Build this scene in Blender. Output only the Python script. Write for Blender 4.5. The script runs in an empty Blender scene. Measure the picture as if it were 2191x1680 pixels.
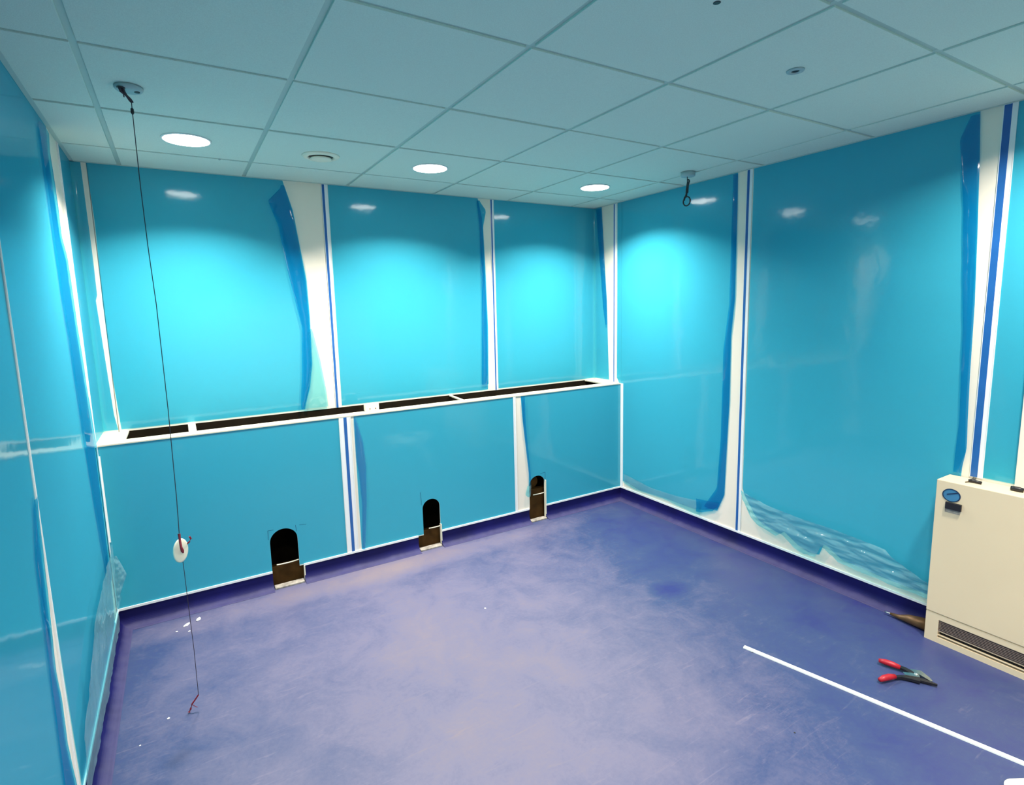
import bpy, bmesh, math, random
from mathutils import Vector, Matrix, noise

random.seed(7)
S = bpy.context.scene
C = S.collection
PI = math.pi

# ------------------------------------------------------------------ camera, world, exposure
def cam_rot(y, p, r):
    return Matrix.Rotation(y, 4, 'Z') @ Matrix.Rotation(PI/2 + p, 4, 'X') @ Matrix.Rotation(r, 4, 'Z')
cd = bpy.data.cameras.new('camera')
cam = bpy.data.objects.new('camera', cd); C.objects.link(cam)
cam.matrix_world = Matrix.Translation((0.1864, -3.3218, 1.610)) @ cam_rot(-0.5392, -0.1361, -0.0233)
cd.sensor_width = 36.0
cd.lens = 1177.39/2191*36
cd.shift_x = (1095.5 - 1090.76)/2191
cd.shift_y = (818.65 - 840.0)/2191
cd.clip_start = 0.02
S.camera = cam

w = bpy.data.worlds.new('world'); S.world = w; w.use_nodes = True
w.node_tree.nodes['Background'].inputs[0].default_value = (0.8, 0.86, 0.9, 1)
w.node_tree.nodes['Background'].inputs[1].default_value = 0.3
S.view_settings.view_transform = 'Standard'
S.view_settings.look = 'None'
S.view_settings.gamma = 1.0
S.view_settings.use_curve_mapping = False
S.view_settings.exposure = 0.0

LAMP_W = 33.0          # each ceiling downlight
LAMP_COL = (1.0, 0.94, 0.86)
FILL_W = 22.0          # added fill lights, out of view around and behind the camera

# ------------------------------------------------------------------ room measures
H = 2.405
XL, XR, YB, YF, YR = -0.21, 3.25, 0.36, 0.03, -5.4
LEDGE = 0.975

# ------------------------------------------------------------------ materials
def nmat(name):
    m = bpy.data.materials.new(name); m.use_nodes = True
    nt = m.node_tree; b = nt.nodes['Principled BSDF']
    return m, nt, b
def pmat(name, col, rough=0.5, metal=0.0, var=0.06, scale=8.0, bump=0.0, bscale=200.0, spec=0.5):
    """principled with slight procedural colour variation (dust and wear)"""
    m, nt, b = nmat(name)
    tc = nt.nodes.new('ShaderNodeTexCoord')
    nz = nt.nodes.new('ShaderNodeTexNoise'); nz.inputs['Scale'].default_value = scale; nz.inputs['Detail'].default_value = 5
    nt.links.new(tc.outputs['Object'], nz.inputs['Vector'])
    cr = nt.nodes.new('ShaderNodeValToRGB')
    cr.color_ramp.elements[0].position = 0.3; cr.color_ramp.elements[1].position = 0.7
    cr.color_ramp.elements[0].color = tuple(c*(1-var) for c in col) + (1,)
    cr.color_ramp.elements[1].color = tuple(min(1, c*(1+var)) for c in col) + (1,)
    nt.links.new(nz.outputs['Fac'], cr.inputs['Fac']); nt.links.new(cr.outputs['Color'], b.inputs['Base Color'])
    b.inputs['Roughness'].default_value = rough; b.inputs['Metallic'].default_value = metal
    b.inputs['Specular IOR Level'].default_value = spec
    if bump:
        n2 = nt.nodes.new('ShaderNodeTexNoise'); n2.inputs['Scale'].default_value = bscale; n2.inputs['Detail'].default_value = 3
        nt.links.new(tc.outputs['Object'], n2.inputs['Vector'])
        bp = nt.nodes.new('ShaderNodeBump'); bp.inputs['Strength'].default_value = bump; bp.inputs['Distance'].default_value = 0.002
        nt.links.new(n2.outputs['Fac'], bp.inputs['Height']); nt.links.new(bp.outputs['Normal'], b.inputs['Normal'])
    return m

M = {}
M['board'] = pmat('white_pvc_board', (0.88, 0.79, 0.65), 0.32, var=0.015, scale=1.5)
M['joint'] = pmat('white_pvc_joint', (0.86, 0.86, 0.84), 0.28, var=0.02)
M['tile'] = pmat('mineral_ceiling_tile', (0.66, 0.77, 0.68), 0.9, var=0.05, scale=260, bump=0.35, bscale=420, spec=0.1)
M['grid'] = pmat('painted_ceiling_grid', (0.46, 0.58, 0.52), 0.5, var=0.02)
M['ledge'] = pmat('cream_ledge_board', (0.70, 0.64, 0.48), 0.5, var=0.05, scale=20)
M['heater'] = pmat('cream_enamel', (0.77, 0.62, 0.41), 0.45, var=0.02, scale=3)
M['dark'] = pmat('black_plastic', (0.012, 0.010, 0.012), 0.4, var=0.2)
M['slat'] = pmat('brown_grille_slat', (0.22, 0.17, 0.15), 0.4, var=0.1)
M['steel'] = pmat('steel', (0.55, 0.60, 0.58), 0.28, 1.0, var=0.1, scale=60)
M['brass'] = pmat('brass_brown', (0.13, 0.07, 0.03), 0.45, 0.5, var=0.2, scale=40)
M['red'] = pmat('red_rubber_grip', (0.40, 0.008, 0.02), 0.4, var=0.15, scale=30)
M['cord'] = pmat('dark_cord', (0.035, 0.02, 0.03), 0.6, var=0.2, scale=80)
M['redcord'] = pmat('dark_red_cord', (0.22, 0.008, 0.02), 0.5, var=0.3, scale=120)
M['trimwhite'] = pmat('white_plastic', (0.86, 0.88, 0.84), 0.35, var=0.03)
M['cream'] = pmat('cream_plastic', (0.85, 0.80, 0.62), 0.4, var=0.03)
M['fixture'] = pmat('grey_fixture', (0.35, 0.47, 0.47), 0.5, var=0.08)
M['sill'] = pmat('dusty_grey_sill', (0.30, 0.27, 0.23), 0.8, var=0.4, scale=40)
M['wood'] = pmat('brown_timber', (0.060, 0.028, 0.007), 0.9, var=0.35, scale=14, spec=0.1)
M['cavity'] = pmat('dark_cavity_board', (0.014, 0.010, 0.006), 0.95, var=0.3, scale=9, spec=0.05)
M['wall'] = pmat('wall_plaster', (0.6, 0.6, 0.56), 0.8, var=0.04)
M['badge'] = pmat('blue_badge', (0.05, 0.20, 0.36), 0.25, var=0.1)
M['badgerim'] = pmat('navy_badge_rim', (0.01, 0.03, 0.08), 0.3, var=0.1)
M['mark'] = pmat('pen_line', (0.005, 0.08, 0.16), 0.7, var=0.1)
M['crumb'] = pmat('white_debris', (0.85, 0.84, 0.78), 0.8, var=0.1, scale=100)
M['skirt'] = pmat('navy_vinyl_cove', (0.003, 0.0025, 0.070), 0.6, var=0.25, scale=6, spec=0.25)
def dusty_foot(m):
    nt = m.node_tree; b = nt.nodes['Principled BSDF']; N = nt.nodes.new; L = nt.links.new
    src = b.inputs['Base Color'].links[0].from_socket
    tc = N('ShaderNodeTexCoord'); sp = N('ShaderNodeSeparateXYZ'); L(tc.outputs['Object'], sp.inputs[0])
    nz = N('ShaderNodeTexNoise'); nz.inputs['Scale'].default_value = 18; nz.inputs['Detail'].default_value = 6; L(tc.outputs['Object'], nz.inputs['Vector'])
    ml = N('ShaderNodeMath'); ml.operation = 'MULTIPLY_ADD'; L(nz.outputs['Fac'], ml.inputs[0]); ml.inputs[1].default_value = -0.016; L(sp.outputs['Z'], ml.inputs[2])
    mr = N('ShaderNodeMapRange'); mr.inputs[1].default_value = -0.006; mr.inputs[2].default_value = 0.014; mr.inputs[3].default_value = 0.40; mr.inputs[4].default_value = 0.0
    L(ml.outputs[0], mr.inputs[0]); mx = N('ShaderNodeMix'); mx.data_type = 'RGBA'
    L(mr.outputs[0], mx.inputs['Factor']); L(src, mx.inputs[6]); mx.inputs[7].default_value = (0.14, 0.13, 0.24, 1); L(mx.outputs[2], b.inputs['Base Color'])
dusty_foot(M['skirt'])
M['bluestrip'] = pmat('blue_film_on_joint', (0.02, 0.12, 0.38), 0.25, var=0.1)

# thin tinted protective film: clear blue plastic, a little haze, glossy faces
def film_mat(name, T, haze=0.12, hazecol=(0.05, 0.55, 0.80), rough=0.09, bump=0.04, ior=1.5):
    m = bpy.data.materials.new(name); m.use_nodes = True; nt = m.node_tree
    nt.nodes.remove(nt.nodes['Principled BSDF']); out = nt.nodes['Material Output']
    tr = nt.nodes.new('ShaderNodeBsdfTransparent'); tr.inputs[0].default_value = T + (1,)
    df = nt.nodes.new('ShaderNodeBsdfDiffuse'); df.inputs[0].default_value = hazecol + (1,)
    mx = nt.nodes.new('ShaderNodeMixShader')
    tc = nt.nodes.new('ShaderNodeTexCoord')
    nz = nt.nodes.new('ShaderNodeTexNoise'); nz.inputs['Scale'].default_value = 2.2; nz.inputs['Detail'].default_value = 6
    nt.links.new(tc.outputs['Object'], nz.inputs['Vector'])
    mr = nt.nodes.new('ShaderNodeMapRange'); mr.inputs[3].default_value = haze*0.75; mr.inputs[4].default_value = haze*1.25
    nt.links.new(nz.outputs['Fac'], mr.inputs[0]); nt.links.new(mr.outputs[0], mx.inputs[0])
    nt.links.new(tr.outputs[0], mx.inputs[1]); nt.links.new(df.outputs[0], mx.inputs[2])
    gl = nt.nodes.new('ShaderNodeBsdfGlossy'); gl.inputs['Roughness'].default_value = rough
    fr = nt.nodes.new('ShaderNodeFresnel')
    ge = nt.nodes.new('ShaderNodeNewGeometry'); io = nt.nodes.new('ShaderNodeMapRange')   # same reflectance on both faces of the thin sheet
    io.inputs[3].default_value = ior; io.inputs[4].default_value = 1/ior
    nt.links.new(ge.outputs['Backfacing'], io.inputs[0]); nt.links.new(io.outputs[0], fr.inputs[0])
    n2 = nt.nodes.new('ShaderNodeTexNoise'); n2.inputs['Scale'].default_value = 5.0; n2.inputs['Detail'].default_value = 3
    nt.links.new(tc.outputs['Object'], n2.inputs['Vector'])
    bp = nt.nodes.new('ShaderNodeBump'); bp.inputs['Strength'].default_value = bump; bp.inputs['Distance'].default_value = 0.05
    nt.links.new(n2.outputs['Fac'], bp.inputs['Height']); nt.links.new(bp.outputs['Normal'], gl.inputs['Normal'])
    m2 = nt.nodes.new('ShaderNodeMixShader')
    cl = nt.nodes.new('ShaderNodeMath'); cl.operation = 'MINIMUM'; cl.inputs[1].default_value = 0.20   # dull at a glancing look
    nt.links.new(fr.outputs[0], cl.inputs[0]); nt.links.new(cl.outputs[0], m2.inputs[0]); nt.links.new(mx.outputs[0], m2.inputs[1]); nt.links.new(gl.outputs[0], m2.inputs[2])
    nt.links.new(m2.outputs[0], out.inputs['Surface'])
    return m
M['film'] = film_mat('blue_protective_film', (0.14, 0.725, 0.93), haze=0.10, hazecol=(0.30, 0.55, 0.66))
M['flap'] = film_mat('blue_film_fold', (0.12, 0.66, 0.89), haze=0.12, hazecol=(0.02, 0.40, 0.62), rough=0.08, bump=0.10)
M['loose'] = film_mat('loose_pale_film', (0.36, 0.80, 0.85), haze=0.20, hazecol=(0.50, 0.82, 0.84), rough=0.05, bump=0.35)

# emitting lens
def emit_mat(name, col, s):
    m, nt, b = nmat(name)
    b.inputs['Base Color'].default_value = (0.9, 0.9, 0.9, 1)
    b.inputs['Emission Color'].default_value = col + (1,); b.inputs['Emission Strength'].default_value = s
    return m
M['lens'] = emit_mat('glowing_lens', (1.0, 0.95, 0.84), 16.0)

# floor: blue-violet vinyl under uneven plaster dust
def floor_mat():
    m, nt, b = nmat('dusty_blue_vinyl')
    N = nt.nodes.new; L = nt.links.new
    tc = N('ShaderNodeTexCoord')
    def noise_n(scale, det, rough=0.6, dist=0.0, vec=None):
        n = N('ShaderNodeTexNoise'); n.inputs['Scale'].default_value = scale; n.inputs['Detail'].default_value = det
        n.inputs['Roughness'].default_value = rough; n.inputs['Distortion'].default_value = dist
        L(vec or tc.outputs['Object'], n.inputs['Vector']); return n.outputs['Fac']
    def math_n(op, a, bv, clamp=False):
        n = N('ShaderNodeMath'); n.operation = op; n.use_clamp = clamp
        for i, v in enumerate((a, bv)):
            if isinstance(v, (int, float)): n.inputs[i].default_value = v
            else: L(v, n.inputs[i])
        return n.outputs[0]
    def mr(v, a, c, lo, hi):
        n = N('ShaderNodeMapRange'); n.inputs[1].default_value = a; n.inputs[2].default_value = c
        n.inputs[3].default_value = lo; n.inputs[4].default_value = hi; L(v, n.inputs[0]); return n.outputs[0]
    def blob(x, y, rx, ry, soft):
        mp = N('ShaderNodeMapping'); mp.vector_type = 'POINT'
        mp.inputs['Location'].default_value = (-x/rx, -y/ry, 0); mp.inputs['Scale'].default_value = (1/rx, 1/ry, 0)
        L(tc.outputs['Object'], mp.inputs['Vector'])
        ln = N('ShaderNodeVectorMath'); ln.operation = 'LENGTH'; L(mp.outputs[0], ln.inputs[0])
        return mr(ln.outputs['Value'], soft, 1.0, 1.0, 0.0)
    big = noise_n(1.3, 6, 0.62, 0.4)
    mid = noise_n(5.0, 8, 0.7, 0.8)
    fine = noise_n(60.0, 4, 0.7)
    mp = N('ShaderNodeMapping'); mp.inputs['Rotation'].default_value = (0, 0, 0.7); mp.inputs['Scale'].default_value = (3, 26, 1)
    L(tc.outputs['Object'], mp.inputs['Vector'])
    streak = noise_n(1.6, 5, 0.7, 1.2, mp.outputs[0])
    centre = blob(1.15, -1.20, 1.75, 2.2, 0.15)     # floor colour goes paler towards the middle of the room
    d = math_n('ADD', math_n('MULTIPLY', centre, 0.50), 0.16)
    d = math_n('ADD', d, mr(big, 0.3, 0.7, -0.10, 0.16))
    d = math_n('ADD', d, mr(mid, 0.3, 0.75, -0.12, 0.12))
    d = math_n('ADD', d, mr(streak, 0.58, 0.75, 0.0, 0.20))
    edge = blob(1.2, -0.12, 2.1, 0.17, 0.25)      # dust swept against the boxed-in wall
    d = math_n('ADD', d, math_n('MULTIPLY', edge, 0.32))
    dark = blob(0.03, -1.36, 0.10, 0.07, 0.1)
    d = math_n('SUBTRACT', d, math_n('MULTIPLY', dark, 0.5))
    dark2 = blob(2.45, -1.25, 0.16, 0.11, 0.1)
    d = math_n('SUBTRACT', d, math_n('MULTIPLY', dark2, 0.4))
    d = math_n('ADD', d, mr(fine, 0.2, 0.8, -0.07, 0.07), True)
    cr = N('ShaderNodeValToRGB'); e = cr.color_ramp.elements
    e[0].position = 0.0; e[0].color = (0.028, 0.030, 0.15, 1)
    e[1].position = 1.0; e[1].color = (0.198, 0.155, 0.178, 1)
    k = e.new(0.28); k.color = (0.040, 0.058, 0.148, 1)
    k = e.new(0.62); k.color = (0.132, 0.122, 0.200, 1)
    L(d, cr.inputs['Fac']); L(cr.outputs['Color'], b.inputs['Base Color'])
    L(mr(d, 0, 1, 0.38, 0.62), b.inputs['Roughness'])
    bp = N('ShaderNodeBump'); bp.inputs['Strength'].default_value = 0.15; bp.inputs['Distance'].default_value = 0.002
    L(fine, bp.inputs['Height']); L(bp.outputs['Normal'], b.inputs['Normal'])
    return m
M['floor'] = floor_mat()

# ------------------------------------------------------------------ mesh helpers
def link(name, bm, mat, parent=None, smooth=False):
    me = bpy.data.meshes.new(name); bm.normal_update()
    bmesh.ops.recalc_face_normals(bm, faces=bm.faces) if smooth is not None else None
    bm.to_mesh(me); bm.free()
    if smooth:
        for p in me.polygons: p.use_smooth = True
    me.materials.append(M[mat] if isinstance(mat, str) else mat)
    o = bpy.data.objects.new(name, me); C.objects.link(o)
    if parent:                             # built in world places: bring the mesh into its thing's frame
        root = parent
        while root.parent: root = root.parent
        me.transform(Matrix.Translation(-root.location)); o.parent = parent
    return o
def box(bm, x0, x1, y0, y1, z0, z1, bev=0.0):
    vs = [bm.verts.new(p) for p in ((x0,y0,z0),(x1,y0,z0),(x1,y1,z0),(x0,y1,z0),(x0,y0,z1),(x1,y0,z1),(x1,y1,z1),(x0,y1,z1))]
    fs = [bm.faces.new([vs[i] for i in f]) for f in ((0,3,2,1),(4,5,6,7),(0,1,5,4),(1,2,6,5),(2,3,7,6),(3,0,4,7))]
    if bev:
        bmesh.ops.bevel(bm, geom=list({e for f in fs for e in f.edges}), offset=bev, segments=2, affect='EDGES', profile=0.5)
def lathe(bm, prof, c, axis='Z', n=40, mat3=None):
    """profile [(r, h)] around axis through c"""
    rings = []
    for r, h in prof:
        ring = []
        for i in range(n):
            a = 2*PI*i/n; v = Vector((r*math.cos(a), r*math.sin(a), h))
            if mat3 is not None: v = mat3 @ v
            ring.append(bm.verts.new(Vector(c) + v))
        rings.append(ring)
    for a, b in zip(rings, rings[1:]):
        for i in range(n):
            bm.faces.new((a[i], a[(i+1) % n], b[(i+1) % n], b[i]))
    for ring in (rings[0], rings[-1]):
        try: bm.faces.new(ring)
        except ValueError: pass
def tube(bm, pts, rad, n=8):
    pts = [Vector(p) for p in pts]; rings = []
    for i, p in enumerate(pts):
        t = (pts[min(i+1, len(pts)-1)] - pts[max(i-1, 0)]).normalized()
        a = Vector((0, 0, 1)) if abs(t.z) < 0.9 else Vector((1, 0, 0))
        u = t.cross(a).normalized(); v = t.cross(u)
        r = rad[i] if isinstance(rad, (list, tuple)) else rad
        rings.append([bm.verts.new(p + u*r*math.cos(2*PI*k/n) + v*r*math.sin(2*PI*k/n)) for k in range(n)])
    for a, b in zip(rings, rings[1:]):
        for k in range(n): bm.faces.new((a[k], a[(k+1) % n], b[(k+1) % n], b[k]))
    bm.faces.new(rings[0]); bm.faces.new(rings[-1])
def tag(o, label, cat, group=None, kind=None):
    o['label'] = label; o['category'] = cat
    if group: o['group'] = group
    if kind: o['kind'] = kind
    return o
def empty(name, loc, label, cat, group=None):
    o = bpy.data.objects.new(name, None); C.objects.link(o); o.location = loc; o.empty_display_size = 0.05
    return tag(o, label, cat, group)
def struct(o, label, cat):
    return tag(o, label, cat, kind='structure')
def setorigin(o, c):
    """move the origin of a single-mesh thing to c"""
    c = Vector(c); o.data.transform(Matrix.Translation(-c)); o.location = c; return o

# ------------------------------------------------------------------ room shell
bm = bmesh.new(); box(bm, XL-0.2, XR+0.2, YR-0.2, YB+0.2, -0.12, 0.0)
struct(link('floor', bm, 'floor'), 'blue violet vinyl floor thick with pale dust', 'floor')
bm = bmesh.new(); box(bm, XL-0.2, XR+0.2, YB+0.006, YB+0.15, 0.0, 2.6)
struct(link('wall_back', bm, 'wall'), 'back wall behind the blue filmed panels', 'wall')
bm = bmesh.new(); box(bm, XL-0.15, XL-0.006, YR, YB+0.006, 0.0, 2.6)
struct(link('wall_left', bm, 'wall'), 'left wall behind the blue filmed panels', 'wall')
bm = bmesh.new(); box(bm, XR+0.006, XR+0.15, YR, YB+0.006, 0.0, 2.6)
struct(link('wall_right', bm, 'wall'), 'right wall behind the blue filmed panels', 'wall')
bm = bmesh.new(); box(bm, XL-0.15, XR+0.15, YR-0.12, YR, 0.0, 2.6)
struct(link('wall_front', bm, 'board'), 'plain wall behind the photographer', 'wall')

# ceiling: 600 mm tiles that drop slightly below a recessed white grid
bm = bmesh.new()
xs = [XL+0.0] + [0.6*i for i in range(0, 6)] + [XR]
ys = [YR] + [-0.6*j for j in range(8, -1, -1)] + [YB]
gap = 0.010
for i in range(len(xs)-1):
    for j in range(len(ys)-1):
        x0, x1, y0, y1 = xs[i], xs[i+1], ys[j], ys[j+1]
        gx0 = gap if i else 0.016; gx1 = gap if i < len(xs)-2 else 0.016
        gy0 = gap if j else 0.016; gy1 = gap if j < len(ys)-2 else 0.016
        if x1-x0 < 0.03 or y1-y0 < 0.03: continue
        dz = random.uniform(-0.0012, 0.0012)
        box(bm, x0+gx0, x1-gx1, y0+gy0, y1-gy1, H+dz, H+0.05, 0.0015)
ceil = struct(link('ceiling', bm, 'tile'), 'suspended ceiling of square white tiles', 'ceiling')
bm = bmesh.new()
box(bm, XL-0.05, XR+0.05, YR-0.05, YB+0.05, H+0.009, H+0.012)
for x in xs[1:-1]: box(bm, x-0.012, x+0.012, YR, YB, H+0.006, H+0.010)
for y in ys[1:-1]: box(bm, XL, XR, y-0.012, y+0.012, H+0.0065, H+0.0105)
link('ceiling_grid', bm, 'grid', ceil)
bm = bmesh.new()
for a in ((XL, XL+0.018, YR, YB), (XR-0.018, XR, YR, YB), (XL, XR, YB-0.018, YB), (XL, XR, YR, YR+0.018)):
    box(bm, a[0], a[1], a[2], a[3], H-0.0015, H+0.006)
link('edge_angle', bm, 'grid', ceil)

# ------------------------------------------------------------------ wall frames (s along the wall, z up, n out into the room)
def fr_back(s, z, n): return Vector((s, YB-n, z))
def fr_front(s, z, n): return Vector((s, YF-n, z))
def fr_right(s, z, n): return Vector((XR-n, s, z))
def fr_left(s, z, n): return Vector((XL+n, s, z))
def fr_br(s, z, n):                      # back wall, then round the corner on to the right wall
    r = 0.02
    a = s-(XR-r)
    if a <= 0: return fr_back(s, z, n)
    arc = PI/2*r
    if a < arc:
        t = a/r; c = Vector((XR-r, YB-r, z)); return c + (r-n)*Vector((math.sin(t), math.cos(t), 0))
    return fr_right(YB-r-(a-arc), z, n)
def fr_lb(s, z, n):                      # left wall, then round the corner on to the back wall
    r = 0.02; a = s-(YB-r)
    if a <= 0: return fr_left(s, z, n)
    arc = PI/2*r
    if a < arc:
        t = a/r; c = Vector((XL+r, YB-r, z)); return c + (r-n)*Vector((-math.cos(t), math.sin(t), 0))
    return fr_back(XL+r+(a-arc), z, n)

def interp(pts, z):
    if isinstance(pts, (int, float)): return pts
    pts = sorted(pts, key=lambda p: p[1])
    if z <= pts[0][1]: return pts[0][0]
    for a, b in zip(pts, pts[1:]):
        if z <= b[1]:
            t = (z-a[1])/(b[1]-a[1]) if b[1] > a[1] else 0
            return a[0] + (b[0]-a[0])*t
    return pts[-1][0]
def interp_x(pts, s):
    if isinstance(pts, (int, float)): return pts
    return interp([(p[1], p[0]) for p in pts], s)

def film(name, fr, left, right, zb, zt, parent, mat='film', nx=16, nz=40, base=0.0015, amp=0.0006, freq=3.0,
         bulge=0.0, wrinkle=0.0, wfreq=12.0, seed=0.0, stretch=(1, 1), edge_lift=0.0):
    """a sheet of film on a wall: left/right edges are (s, z) outlines, zb may be (s, z) too"""
    bm = bmesh.new(); grid = []
    zt0 = zt
    for j in range(nz+1):
        row = []; v = j/nz
        for i in range(nx+1):
            u = i/nx
            smid = interp(left, 1.2)*(1-u) + interp(right, 1.2)*u
            z0 = interp_x(zb, smid); z1 = interp_x(zt0, smid)
            z = z0 + (z1-z0)*v
            s = interp(left, z)*(1-u) + interp(right, z)*u
            n = base + amp*(1+noise.noise(Vector((s*freq, z*freq, seed))))
            n += bulge*math.sin(PI*u)**0.7*(0.7+0.5*noise.noise(Vector((z*3, seed, 1))))
            if edge_lift: n += edge_lift*(u**4)*(0.6+0.6*noise.noise(Vector((z*4, seed, 5))))
            if wrinkle:
                n += wrinkle*(1+noise.turbulence(Vector((s*wfreq*stretch[0], z*wfreq*stretch[1], seed)), 4, True))*0.5
            row.append(bm.verts.new(fr(s, z, max(n, base))))
        grid.append(row)
    for j in range(nz):
        for i in range(nx):
            bm.faces.new((grid[j][i], grid[j][i+1], grid[j+1][i+1], grid[j+1][i]))
    return link(name, bm, mat, parent, smooth=True)

def board(name, fr, s0, s1, z0, z1, parent):
    bm = bmesh.new()
    a, b = fr(s0+0.001, z0, -0.0045), fr(s1-0.001, z1, 0.0)
    box(bm, min(a.x, b.x), max(a.x, b.x), min(a.y, b.y), max(a.y, b.y), z0, z1)
    return link(name, bm, 'board', parent)
def strip_box(bm, fr, s0, s1, z0, z1, n0, n1):
    a, b = fr(s0, z0, n0), fr(s1, z1, n1)
    box(bm, min(a.x, b.x), max(a.x, b.x), min(a.y, b.y), max(a.y, b.y), z0, z1)
def panel(fr, s, z, label):
    return empty('cladding_panel', fr(s, z, 0), label, 'wall panel', 'blue filmed cladding panels')

# ---- back wall, above the ledge
p = panel(fr_back, 0.45, LEDGE, 'upper back wall panel, widest bare white edge where its blue film peels away')
board('panel_board', fr_back, -0.14, 1.04, LEDGE, H, p)
f = film('protective_film', fr_back, [(-0.142, 2.4), (-0.135, 2.1), (-0.143, 1.7), (-0.140, 1.3), (-0.128, 0.98)],
         [(0.812, 2.41), (0.857, 2.232), (0.883, 2.022), (0.908, 1.807), (0.913, 1.573), (0.907, 1.274), (0.882, 1.124), (0.845, 0.98)],
         0.988, H-0.002, p, nx=30, nz=50, seed=1)
film('film_fold', fr_back, [(0.800, 2.36), (0.722, 2.277), (0.769, 2.129), (0.803, 1.864), (0.832, 1.692), (0.861, 1.515), (0.843, 1.219), (0.822, 1.039)],
     [(0.815, 2.394), (0.859, 2.232), (0.885, 2.022), (0.911, 1.807), (0.915, 1.573), (0.909, 1.274), (0.884, 1.124), (0.84, 0.992)],
     0.992, 2.372, f, 'flap', nx=14, nz=90, base=0.004, bulge=0.022, wrinkle=0.010, wfreq=9, seed=3, stretch=(1.5, 1))
film('loose_film', fr_back, [(0.905, 1.55), (0.90, 1.3), (0.87, 1.1), (0.845, 0.992)], [(0.915, 1.55), (0.96, 1.3), (0.985, 1.1), (0.99, 0.992)],
     0.992, 1.5, f, 'loose', nx=10, nz=40, base=0.003, bulge=0.006, wrinkle=0.006, wfreq=14, seed=4)

p = panel(fr_back, 1.65, LEDGE, 'upper back wall panel above the white socket box on the ledge')
board('panel_board', fr_back, 1.06, 2.262, LEDGE, H, p)
f = film('protective_film', fr_back, 1.081, [(2.150, 2.41), (2.185, 2.254), (2.197, 1.848), (2.203, 1.464), (2.192, 0.98)],
         0.988, H-0.002, p, nx=30, nz=50, seed=7)
film('film_fold', fr_back, [(2.140, 2.37), (2.157, 2.220), (2.163, 1.813), (2.150, 1.4), (2.137, 1.033)],
     [(2.160, 2.39), (2.215, 2.32), (2.187, 2.2), (2.199, 1.848), (2.206, 1.464), (2.196, 1.04)],
     1.03, 2.385, f, 'flap', nx=8, nz=70, base=0.004, bulge=0.014, wrinkle=0.004, wfreq=7, seed=8)

p = panel(fr_back, 2.75, LEDGE, 'upper back wall panel whose blue film wraps round the far corner')
board('panel_board', fr_back, 2.272, 3.254, LEDGE, H, p)
board('panel_board', fr_right, 0.112, 0.36, LEDGE, H, p)
f = film('protective_film', fr_br, 2.285, [(3.345-0.009, 2.393), (3.38-0.009, 1.963), (3.409-0.009, 1.658), (3.427-0.009, 1.194), (3.439-0.009, 0.967)],
         0.988, H-0.002, p, nx=64, nz=50, seed=11)
film('film_fold', fr_br, [(3.275, 2.39), (3.29, 2.2), (3.33, 1.9), (3.36, 1.6), (3.395, 1.45)],
     [(3.338, 2.393), (3.373, 1.963), (3.402, 1.658), (3.41, 1.45)],
     1.45, 2.39, f, 'flap', nx=10, nz=70, base=0.004, bulge=0.012, wrinkle=0.008, wfreq=14, seed=12)

# ---- left corner panel, bent round the corner
p = panel(fr_left, 0.2, LEDGE, 'narrow upper panel bent round the left back corner')
board('panel_board', fr_left, -0.012, 0.36, LEDGE, H, p)
board('panel_board', fr_back, -0.212, -0.142, LEDGE, H, p)
film('protective_film', fr_lb, [(0.012, 2.4), (0.012, 0.98)], [(0.396, 2.41), (0.400, 1.9), (0.398, 1.71), (0.390, 1.70), (0.400, 1.35), (0.408, 1.07), (0.42, 0.98)],
     0.988, H-0.002, p, nx=36, nz=50, seed=15)

# ---- right wall
p = panel(fr_right, -0.5, 0.1, 'right wall panel next to the far corner, film curling at its foot')
board('panel_board', fr_right, -1.098, 0.029, 0.098, H, p)
board('panel_board', fr_right, 0.029, 0.098, LEDGE, H, p)
f = film('protective_film', fr_right, [(0.078, 2.4), (0.078, 0.99), (0.012, 0.96), (0.012, 0.1)],
         [(-1.017, 2.41), (-1.021, 2.177), (-1.024, 1.628), (-1.004, 1.389), (-1.008, 0.961), (-0.999, 0.676), (-0.990, 0.318), (-0.94, 0.20)],
         [(-1.0, 0.21), (-0.88, 0.165), (-0.78, 0.145), (-0.45, 0.142), (-0.15, 0.130), (0.0, 0.155), (0.1, 0.155)], H-0.002, p, nx=40, nz=60, seed=21)
film('film_fold', fr_right, [(-0.985, 2.38), (-0.985, 1.6), (-0.950, 1.3), (-0.950, 0.7), (-0.93, 0.35), (-0.83, 0.20)],
     [(-1.019, 2.41), (-1.023, 2.177), (-1.026, 1.628), (-1.006, 1.389), (-1.010, 0.961), (-1.001, 0.676), (-0.992, 0.318), (-0.94, 0.2)],
     [(-1.1, 0.20), (-0.9, 0.19)], H-0.01, f, 'flap', nx=8, nz=80, base=0.003, bulge=0.010, wrinkle=0.002, wfreq=5, seed=22)
film('loose_film', fr_right, [(-0.02, 0.3), (-0.02, 0.1)], [(-0.80, 0.3), (-0.80, 0.1)],
     [(-0.9, 0.130), (-0.75, 0.118), (-0.45, 0.140), (-0.15, 0.128), (0.0, 0.152)], [(-0.9, 0.235), (-0.6, 0.20), (-0.35, 0.19), (-0.05, 0.222)],
     f, 'loose', nx=60, nz=10, base=0.004, bulge=0.004, wrinkle=0.012, wfreq=9, seed=23)
film('film_fold', fr_right, [(-0.77, 0.3), (-0.77, 0.1)], [(-0.985, 0.3), (-0.94, 0.22), (-0.88, 0.15)],
     [(-1.0, 0.19), (-0.88, 0.150), (-0.75, 0.135)], [(-1.0, 0.26), (-0.78, 0.235)],
     f, 'flap', nx=14, nz=10, base=0.006, bulge=0.010, wrinkle=0.014, wfreq=16, seed=24)

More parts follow.
